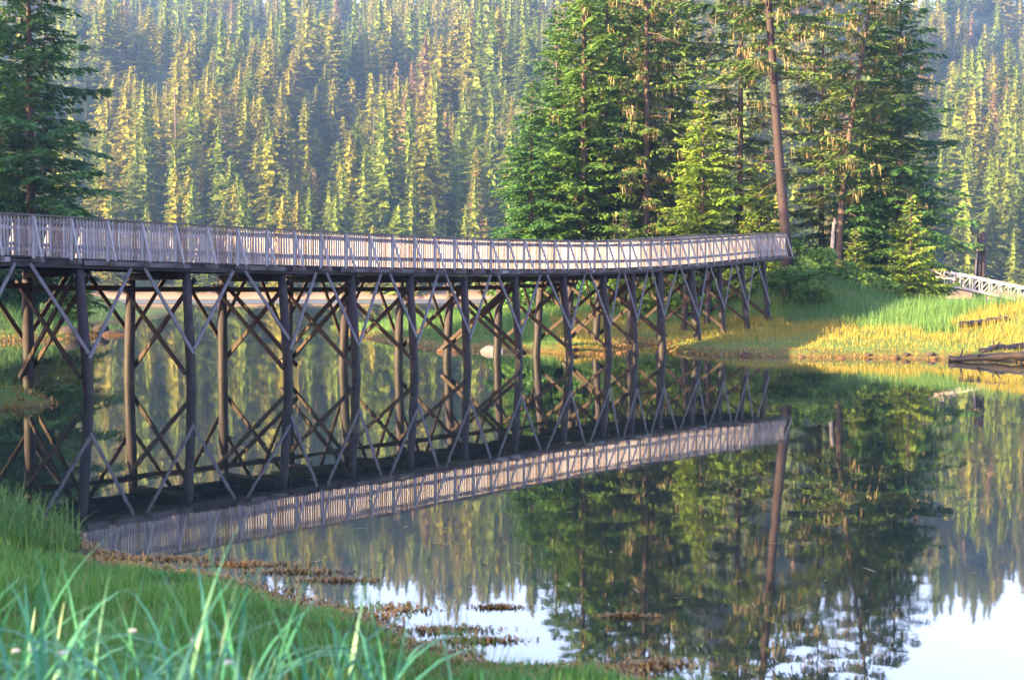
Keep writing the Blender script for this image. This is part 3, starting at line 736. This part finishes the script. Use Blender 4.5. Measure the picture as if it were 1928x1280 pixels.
# tall blurred blades close to the lens
x, y, z = scatter(rg, 5000, -5.3, 2.2, 2.0, 6.5, near_h, lambda x, y, z: (z > .1) & inview(x, y) & (u_arr(x, y) < 1400 - 0 * x) & (vnoise(x * 1.2, y * 1.2, 14) > -.36))
n = len(x); dens = np.clip((1250 - u_arr(x, y)) / 900, .12, 1); kp = rg.random(n) < dens * .62; x, y, z = x[kp], y[kp], z[kp]; n = len(x)
me = blades('tall_grass', np.stack([x, y, z - .02], 1), rg.uniform(.60, 1.28, n) * np.clip((1600 - u_arr(x, y)) / 900, .5, 1), rg.uniform(.016, .038, n), rg.choice([.6, 1.8, 2.6, 3.1], n) * rg.uniform(.5, 1.1, n), rg.uniform(0, 6.28, n), M_GRASS_G, rg.random(n), 9, 1.6)
tag(mobj('tall_grass', me), 'tall blue green grass blades arching in the blurred foreground', 'grass', kind='stuff')
# left-edge herbs
x, y, z = scatter(rg, 9000, -9, -4.6, 14, 21, near_h, lambda x, y, z: (z > .02) & (u_arr(x, y) < 150))
n = len(x)
me = blades('shore_herbs', np.stack([x, y, z], 1), rg.uniform(.15, .55, n), rg.uniform(.006, .02, n), rg.uniform(.1, 1.6, n), rg.uniform(0, 6.28, n), M_GRASS_I, rg.random(n), 4)
tag(mobj('shore_herbs', me), 'tangled tall weeds on the near bank at the left edge', 'weeds', kind='stuff')
# rockweed along the near waterline, and patches out in the shallows
x, y, z = scatter(rg, 120000, -8, 4, 8.5, 20, near_h, lambda x, y, z: (z > -.05) & (z < .13 + .1 * vnoise(x * 2, y * 2, 4)) & inview(x, y) & (vnoise(x * 1.7, y * 1.7, 19) > -.2))
PX, PY = [x], [y]; PZ = [np.maximum(z, 0)]
for (u, v, w, d_) in ((752, 1146, 70, 12), (940, 1143, 60, 3), (1180, 1160, 60, 3), (845, 1186, 110, 9), (1225, 1252, 90, 10), (1120, 1262, 140, 12), (640, 1092, 90, 5), (565, 1075, 110, 6), (905, 1206, 90, 6), (460, 1062, 120, 5), (330, 1052, 110, 6)):
    n = int(w * 3.5); uu_ = u + rg.normal(0, w * .42, n); vv_ = v + rg.normal(0, d_ * .4, n); q = np.array([water_at(a, b_) for a, b_ in zip(uu_, vv_)])
    PX.append(q[:, 0]); PY.append(q[:, 1]); PZ.append(np.zeros(n))
x, y, z = map(np.concatenate, (PX, PY, PZ)); n = len(x)
me = blades('rockweed', np.stack([x, y, z], 1), rg.uniform(.02, .07, n), rg.uniform(.008, .03, n), rg.uniform(.8, 1.9, n), rg.uniform(0, 6.28, n), M_WEED, rg.random(n), 2)
tag(mobj('rockweed', me), 'brown rockweed along the near waterline and in the shallows', 'seaweed', kind='stuff')
# thin reeds standing in the shallows
q = np.array([water_at(u, v) for u, v in zip(rg.normal(845, 45, 130), rg.normal(1222, 16, 130))] + [water_at(u, v) for u, v in zip(rg.uniform(640, 720, 60), rg.normal(1150, 8, 60))]); n = len(q)
me = blades('shallow_reeds', np.column_stack([q, np.zeros(n) - .03]), rg.uniform(.12, .32, n), rg.uniform(.003, .007, n), rg.uniform(.05, .7, n), rg.uniform(0, 6.28, n), M_GRASS_F, rg.random(n), 3)
tag(mobj('shallow_reeds', me), 'thin green reeds standing in the shallow water off the near bank', 'reeds', kind='stuff')
# island grass: dry along the front, lush on the slope
x, y, z = scatter(rg, 230000, -14, 44, 47, 104, isl_h, lambda x, y, z: (z > .22) & inview(x, y) & (y < 100))
sl = z + .5 * vnoise(x * .25, y * .25, 71); dry = ((sl < np.where(x < 19, .86, 1.05)) | (gauss(x, y, 28, 60.5, 7.5, 4.5) > .25)) & (x > 2)
for nm, m_, mat, hr, lab in (('dry_grass', dry, M_GRASS_D, (.15, .55), 'golden grass along the sunlit front shore of the island'), ('slope_grass', ~dry, M_GRASS_I, (.35, .9), 'lush green grass on the shaded island slope')):
    n = int(m_.sum()); Pq = np.stack([x[m_], y[m_], z[m_] - .02], 1)
    hq = rg.uniform(hr[0], hr[1], n) * (1 + .7 * vnoise(x[m_] * .5, y[m_] * .5, 15)) * np.clip(z[m_] / .8, .35, 1)
    me = blades(nm, Pq, hq, rg.uniform(.012, .03, n), rg.uniform(.05, .9, n), rg.uniform(0, 6.28, n), mat, np.clip(rg.random(n) * .7 + .5 * vnoise(x[m_] * .3, y[m_] * .3, 5) + .15, 0, 1), 3)
    tag(mobj(nm, me), lab, 'grass', kind='stuff')
x, y, z = scatter(rg, 160000, -10, 40, 46, 90, isl_h, lambda x, y, z: (z > -.06) & (z < .27 + .16 * vnoise(x, y, 2)) & inview(x, y))
n = len(x)
me = blades('island_rockweed', np.stack([x, y, np.maximum(z, -.01)], 1), rg.uniform(.05, .16, n), rg.uniform(.02, .055, n), rg.uniform(.7, 2.0, n), rg.uniform(0, 6.28, n), M_WEED, rg.random(n) ** .7, 2)
tag(mobj('island_rockweed', me), 'orange brown rockweed along the waterline of the island', 'seaweed', kind='stuff')
# left bank grass and weed
x, y, z = scatter(rg, 90000, -45, -9, 30, 110, left_h, lambda x, y, z: (z > .12) & inview(x, y))
n = len(x)
me = blades('left_bank_grass', np.stack([x, y, z - .02], 1), rg.uniform(.25, .8, n) * np.clip(z / .6, .3, 1), rg.uniform(.012, .03, n), rg.uniform(.05, .9, n), rg.uniform(0, 6.28, n), M_GRASS_I, rg.random(n), 3)
tag(mobj('left_bank_grass', me), 'green grass on the left bank behind the bridge piles', 'grass', kind='stuff')
x, y, z = scatter(rg, 90000, -40, -9, 30, 95, left_h, lambda x, y, z: (z > -.06) & (z < .34) & inview(x, y))
n = len(x)
me = blades('left_bank_rockweed', np.stack([x, y, np.maximum(z, 0)], 1), rg.uniform(.05, .2, n), rg.uniform(.02, .08, n), rg.uniform(.5, 1.9, n), rg.uniform(0, 6.28, n), M_WEED, rg.random(n), 2)
tag(mobj('left_bank_rockweed', me), 'brown rockweed along the waterline of the left bank', 'seaweed', kind='stuff')

# ------------------------------------------------------------------ shrubs, stub, logs, boulders
def shrub(name, x, y, z, R, Hs, mat, label, seed, n=900, group='shrubs under the island grove'):
    rg = np.random.default_rng(seed); o = empty(name, (x, y, z)); tag(o, label, 'shrub', group)
    cl = rg.normal(0, 1, (26, 3)); cl = nrm(cl) * rg.uniform(.45, 1, (26, 1)) * (R, R, Hs * .5) + (0, 0, Hs * .55)
    k = rg.integers(26, size=n); C = cl[k] + rg.normal(0, .22, (n, 3)) * (R * .6, R * .6, Hs * .3); C[:, 2] = np.abs(C[:, 2]) + .05
    D = nrm(rg.normal(0, 1, (n, 3)) * (1, 1, .5) + (0, 0, .1)); Wv = nrm(np.cross(D, nrm(rg.normal(0, 1, (n, 3)))))
    me = cards_mesh('foliage', C, D, Wv, rg.uniform(.16, .34, n), rg.uniform(.08, .16, n), np.clip(rg.random(n) * .5 + (k % 5) * .12, 0, 1), mat)
    link(bpy.data.objects.new('foliage', me), o, WM[o.name])
    mb = MB()
    for c in cl[:14]: mb.tube([(0, 0, -.1), tuple(c * (.4, .4, .55)), tuple(c)], [.035, .022, .008], 4, False)
    link(bpy.data.objects.new('stems', mb.mesh('stems', M_BARKD)), o, WM[o.name])
SHR = [(1512, 77, 1.3, 2.0, M_SHRUB, 'bright green shrub right beside the bridge end'), (1548, 79, 1.1, 1.7, M_SHRUB, 'green shrub in front of the dead stub'),
       (1600, 80, 1.4, 1.6, M_SHRUB, 'broad green shrub right of the dead stub'), (1650, 79, 1.2, 1.4, M_FOL_MID, 'dull green shrub left of the small young fir'),
       (1690, 83, 1.3, 1.6, M_FOL_MID, 'dull shrub behind the small young fir'), (1495, 81, 1.2, 2.3, M_FOL_MID, 'shrub at the foot of the big red trunk'),
       (1300, 77, 1.5, 2.2, M_SHRUB, 'low green shrub seen over the bridge railing below the bright conifer'), (1390, 79, 1.4, 2.0, M_FOL_LITE, 'yellow green shrub seen over the bridge railing left of the red trunk'),
       (1120, 82, 1.6, 2.4, M_FOL_DARK, 'dark shrub behind the bridge under the dense conifers'), (1478, 76.5, 1.2, 1.7, M_SHRUB, 'low bright shrub under the very end of the bridge deck'), (1530, 75.5, 1.0, 1.2, M_SHRUB, 'lowest bright shrub on the slope in front of the bridge end'),
       (980, 83, 1.8, 2.2, M_FOL_DARK, 'dark shrub at the left foot of the grove')]
for i, (u, Y, R, Hs, mt, lab) in enumerate(SHR):
    x = xof(u, Y); shrub('shrub', x, Y, float(isl_h(x, Y)), R, Hs, mt, lab, 300 + i, 1500)

def root_mesh_thing(name, mb, mat, label, cat, M=None, smooth=True, group=None):
    o = mb.build(name, mat, None, smooth, M); return tag(o, label, cat, group)
# broken pale stub
rg = np.random.default_rng(3); b0 = at(1565, 470, 81); b0.z = float(isl_h(b0.x, b0.y)) - .3; topz = at(1567, 408, 81).z - b0.z
st = empty('dead_stub', b0); tag(st, 'pale broken dead stub standing among the shrubs', 'tree stub')
mb = MB().tube([(0, 0, 0), (.02, 0, topz * .5), (.10, 0, topz * .8), (.16, 0, topz * .93)], [.15, .12, .11, .08], 10, True, rg, .12)
stk = link(bpy.data.objects.new('trunk', mb.mesh('trunk', M_SNAG)), st, WM[st.name])
mb = MB()
for k in range(7): mb.tube([(.16 + .1 * math.cos(k), .1 * math.sin(k), topz * .90), (.18 + .1 * math.cos(k), .09 * math.sin(k), topz * (.93 + .07 * ((k * 37) % 10) / 10))], [.045, .008], 4, False)
link(bpy.data.objects.new('splinters', mb.mesh('splinters', M_SNAG)), stk, WM[st.name])['kind'] = 'stuff'
def log(name, p0, p1, r0, r1, label, seed, mat=M_LOG, group='logs stranded on the island shore', cat='log', stubs=4):
    rg = np.random.default_rng(seed); p0, p1 = Vector(p0), Vector(p1); M, L = frame_matrix(p0, p1); o = empty(name, (p0 + p1) / 2); tag(o, label, cat, group)
    n = 12; xs = np.linspace(-L / 2, L / 2, n); pts = [(a, rg.normal(0, .02), rg.normal(0, .02)) for a in xs]
    mb = MB().tube(pts, np.linspace(r0, r1, n) * rg.uniform(.85, 1.15, n), 12, True, rg, .16); lt = link(bpy.data.objects.new('trunk', mb.mesh('trunk', mat, True)), o, M)
    if stubs:
        for i in range(stubs):
            mb = MB(); a = rg.uniform(-L * .4, L * .45); t_ = rg.uniform(.3, 2.8); mb.tube([(a, 0, 0), (a + .15, math.cos(t_) * .45, math.sin(t_) * .45)], [.05, .02], 5)
            link(bpy.data.objects.new('branch_stub', mb.mesh('branch_stub', mat, True)), lt, M)
    return o
def wp(u, v, dz=0.0): q = water_at(u, v); return Vector((q[0], q[1], dz))
log('stranded_log', wp(1786, 681, .10), wp(1975, 683, .30), .11, .16, 'dark wet log lying at the waterline on the right', 1)
log('stranded_log', wp(1845, 677, .34), wp(1990, 674, .62), .13, .2, 'second dark log lying behind the waterline log on the right', 2)
a = at(1806, 612, 59.5); b_ = at(1895, 604, 60.5); log('stranded_log', a, b_, .13, .17, 'dark log half buried in the golden grass mound', 4, stubs=2)
log('driftwood', at(1762, 522, 78), at(1800, 527, 77), .06, .04, 'pale driftwood branch left of the gangway', 6, M_SNAG, 'driftwood', 'driftwood', 5)
log('driftwood', at(1752, 508, 80), at(1790, 524, 79), .05, .03, 'thin pale driftwood stick behind the larger driftwood branch', 7, M_SNAG, 'driftwood', 'driftwood', 3)
def boulder(p, r, mat, label, seed, group='boulders at the waterline'):
    import bmesh
    bm = bmesh.new(); bmesh.ops.create_icosphere(bm, subdivisions=3 if r[0] > .3 else 2, radius=1); rg = np.random.default_rng(seed); pl = nrm(rg.normal(0, 1, (14, 3))); of = rg.uniform(.62, .95, 14)
    for v in bm.verts:
        c = np.array(v.co)
        for q, o_ in zip(pl, of):
            e = c @ q - o_
            if e > 0: c = c - q * e * .9
        v.co = c * r
    me = bpy.data.meshes.new('boulder'); bm.to_mesh(me); bm.free(); me.materials.append(mat)
    o = mobj('boulder', me, None, Matrix.Translation(p)); return tag(o, label, 'boulder', group)
M_ROCKP = ground('pale_rock', ((.13, .125, .13), (.18, .17, .18), (.09, .088, .09)), 2.0)
M_ROCKD = ground('dark_rock', ((.028, .024, .024), (.05, .041, .04), (.018, .016, .015)), 2.0, (.05, .2, (.10, .05, .02)))
boulder(wp(928, 662, -.06), (.66, .5, .36), M_ROCKP, 'pale boulder at the water edge behind the middle piles', 1)
boulder(wp(846, 662, .02), (.55, .5, .25), M_ROCKD, 'flat dark boulder left of the pale boulder', 2)
boulder(wp(188, 631, .25), (.6, .5, .42), M_ROCKD, 'dark boulder at the tip of the left bank', 3)
boulder(wp(215, 631, .02), (.9, .5, .35), M_ROCKD, 'low dark boulder in the water beyond the tip of the left bank', 4)
boulder(wp(130, 636, .15), (.8, .7, .5), M_ROCKD, 'dark boulder on the left bank shore, left of the tip boulder', 5)

rg = np.random.default_rng(88); k = 0
for u_ in np.linspace(1025, 1775, 30) + rg.uniform(-20, 20, 30):
    if k >= 24: break
    q = water_at(float(u_), 664 + (u_ - 1020) / 760 * 12 + float(rg.uniform(-2, 4))); hq = float(isl_h(*q))
    if hq < -.25: continue
    r = float(rg.uniform(.07, .24)); boulder(Vector((q[0], q[1], max(hq, -.03) + r * .15)), (r, r * float(rg.uniform(.7, 1)), r * .6), M_ROCKD, f'small dark stone at the island waterline, {ordinal(k)} from the left', 100 + k, 'stones at the island waterline'); k += 1
# ------------------------------------------------------------------ gangway, piling cluster, float
M_ALU = wood('pale_painted_timber', (.30, .29, .30), (.40, .385, .39), (.20, .19, .20))
YG = 82.0
gw = empty('gangway', at(1795, 545, YG)); tag(gw, 'pale gangway with railings sloping down to the right behind the golden mound', 'gangway')
gA, gB = at(1790, 538, YG), at(2010, 586, YG - 2); tA, tB = at(1790, 512, YG), at(2010, 557, YG - 2)
acr = Vector((0, 1.2, 0)); n = 12
for sd_ in (0, 1):
    o_ = acr * sd_
    beam('hand_rail', tA + o_, tB + o_, .07, .09, M_ALU, gw); beam('bottom_chord', gA + o_, gB + o_, .08, .12, M_ALU, gw)
    for k in range(n + 1):
        f = k / n; beam('rail_post', gA.lerp(gB, f) + o_, tA.lerp(tB, f) + o_ - Vector((0, 0, .04)), .06, .06, M_ALU, gw, up=Vector((0, 1, 0)))
        if k < n: beam('truss_diagonal', gA.lerp(gB, f) + o_ + Vector((0, .05, .03)), tA.lerp(tB, (k + 1) / n) + o_ + Vector((0, .05, -.06)), .035, .05, M_ALU, gw, up=Vector((0, 1, 0)))
for k in range(34):
    f = (k + .5) / 34; c = gA.lerp(gB, f) + Vector((0, 0, .075)); beam('gangway_plank', c - Vector((0, .02, 0)), c + acr + Vector((0, .02, 0)), .19, .03, M_ALU, gw)
YP = 88.0
pc = empty('piling_cluster', (xof(1846, YP), YP, 0)); tag(pc, 'cluster of dark mooring piles bound together behind the gangway', 'mooring piles')
top = at(1846, 436, YP).z
for dx, dy, hh_, r, lx in ((-.13, 0, .96, .17, .10), (.15, .05, 1.0, .18, -.02), (.02, .34, .93, .17, .0)):
    MB().tube([(dx * 1.6 + lx * -1, dy, -1.5), (dx, dy, top * .6), (dx * .9, dy * .9, top * hh_)], [r * 1.1, r, r * .9], 12, True, rng, .03).build('pile', M_PILE, pc, True)
MB().tube([(.02, .1, top * .80), (.02, .1, top * .84)], [.42, .42], 14).build('binding_band', M_LOG, pc)
MB().tube([(-.75, -.3, -1), (-.33, -.15, top * .82)], [.09, .07], 9).build('leaning_pole', M_SNAG, pc, True)
YF = 98.0
fd = empty('float_dock', (xof(1905, YF), YF, 0)); tag(fd, 'dark floating dock beyond the gangway at the right edge', 'dock')
for k in range(3): MB().tube([(-1.5, k * .9, .08), (6, k * .9, .08)], [.3, .3], 10).build('float_log', M_LOG, fd, True)
for k in range(26): MB().box((-1.4 + k * .29, .9, .42), (.26, 2.4, .07)).build('dock_plank', M_STRING, fd)
M_RED = wood('faded_red_paint', (.30, .07, .04), (.38, .10, .06), (.18, .05, .04))
cr = empty('dock_box', (xof(1906, YF - .3), YF - .3 + 1, .455)); tag(cr, 'small faded red box standing on the dark floating dock', 'box')
MB().box((0, 0, .32), (.50, .50, .64)).build('body', M_RED, cr); MB().box((0, 0, .675), (.58, .58, .07)).build('lid', M_RED, cr)

# ------------------------------------------------------------------ small white flowers in the near grass, floating bits
M_PETAL, t_, p_, _ = newmat('white_petals'); p_.inputs['Base Color'].default_value = (.45, .45, .43, 1); p_.inputs['Roughness'].default_value = .6
FL = [(25, 1228, 5.3, 'white flower head low in the grass at the left edge'), (58, 1226, 5.2, 'white flower head beside the leftmost one'), (115, 1232, 5.0, 'white flower head third from the left'),
      (245, 1190, 5.5, 'white flower head standing above the others'), (425, 1250, 4.8, 'flat white flower head at the bottom centre left'), (362, 1208, 5.4, 'white flower head among the arching blades')]
for i, (u, v, Y, lab) in enumerate(FL):
    q = at(u, v, Y); zg = float(near_h(q.x, q.y)); o = empty('white_flower', (q.x, q.y, zg)); tag(o, lab, 'flower', 'white flowers in the near grass'); hgt_ = max(q.z - zg, .12)
    MB().tube([(0, 0, 0), (.01, 0, hgt_)], [.003, .002], 5).build('stem', M_GRASS_F, o)
    mb = MB(); rg = np.random.default_rng(40 + i)
    for k in range(16): a = k * 2.4; r = .0035 * math.sqrt(k); mb.tube([(r * math.cos(a) + .01, r * math.sin(a), hgt_ + .004), (r * math.cos(a) * 1.25 + .01, r * math.sin(a) * 1.25, hgt_ + .012)], [.0035, .0025], 5)
    mb.build('flower_head', M_PETAL, o)
rg = np.random.default_rng(61); q = []
for u, v in zip(rg.uniform(300, 1900, 150), 670 + 480 * rg.random(150) ** 1.5): q.append(water_at(u, v))
q = np.array(q); n = len(q)
me = blades('floating_bits', np.column_stack([q, np.full(n, .006)]), rg.uniform(.06, .22, n), rg.uniform(.015, .04, n), np.full(n, 1.52), rg.uniform(0, 6.28, n), M_LICHEN, rg.random(n), 2, .01)
tag(mobj('floating_bits', me), 'scattered pale bits of leaf and twig floating on the water', 'debris', kind='stuff')

# ------------------------------------------------------------------ haze
hm = bpy.data.materials.new('haze_air'); hm.use_nodes = True; ht = hm.node_tree; ht.nodes.clear()
ho = ht.nodes.new('ShaderNodeOutputMaterial'); hv = ht.nodes.new('ShaderNodeVolumePrincipled')
hv.inputs['Color'].default_value = (.26, .50, 1.0, 1); hv.inputs['Density'].default_value = .00023; hv.inputs['Anisotropy'].default_value = .2
ht.links.new(hv.outputs[0], ho.inputs['Volume'])
hz_ = MB().box((60, 510, 108), (1240, 1160, 224)).build('haze', hm); hz_['kind'] = 'stuff'; hz_['label'] = 'thin bluish haze in the air over the water and forest'; hz_['category'] = 'haze'
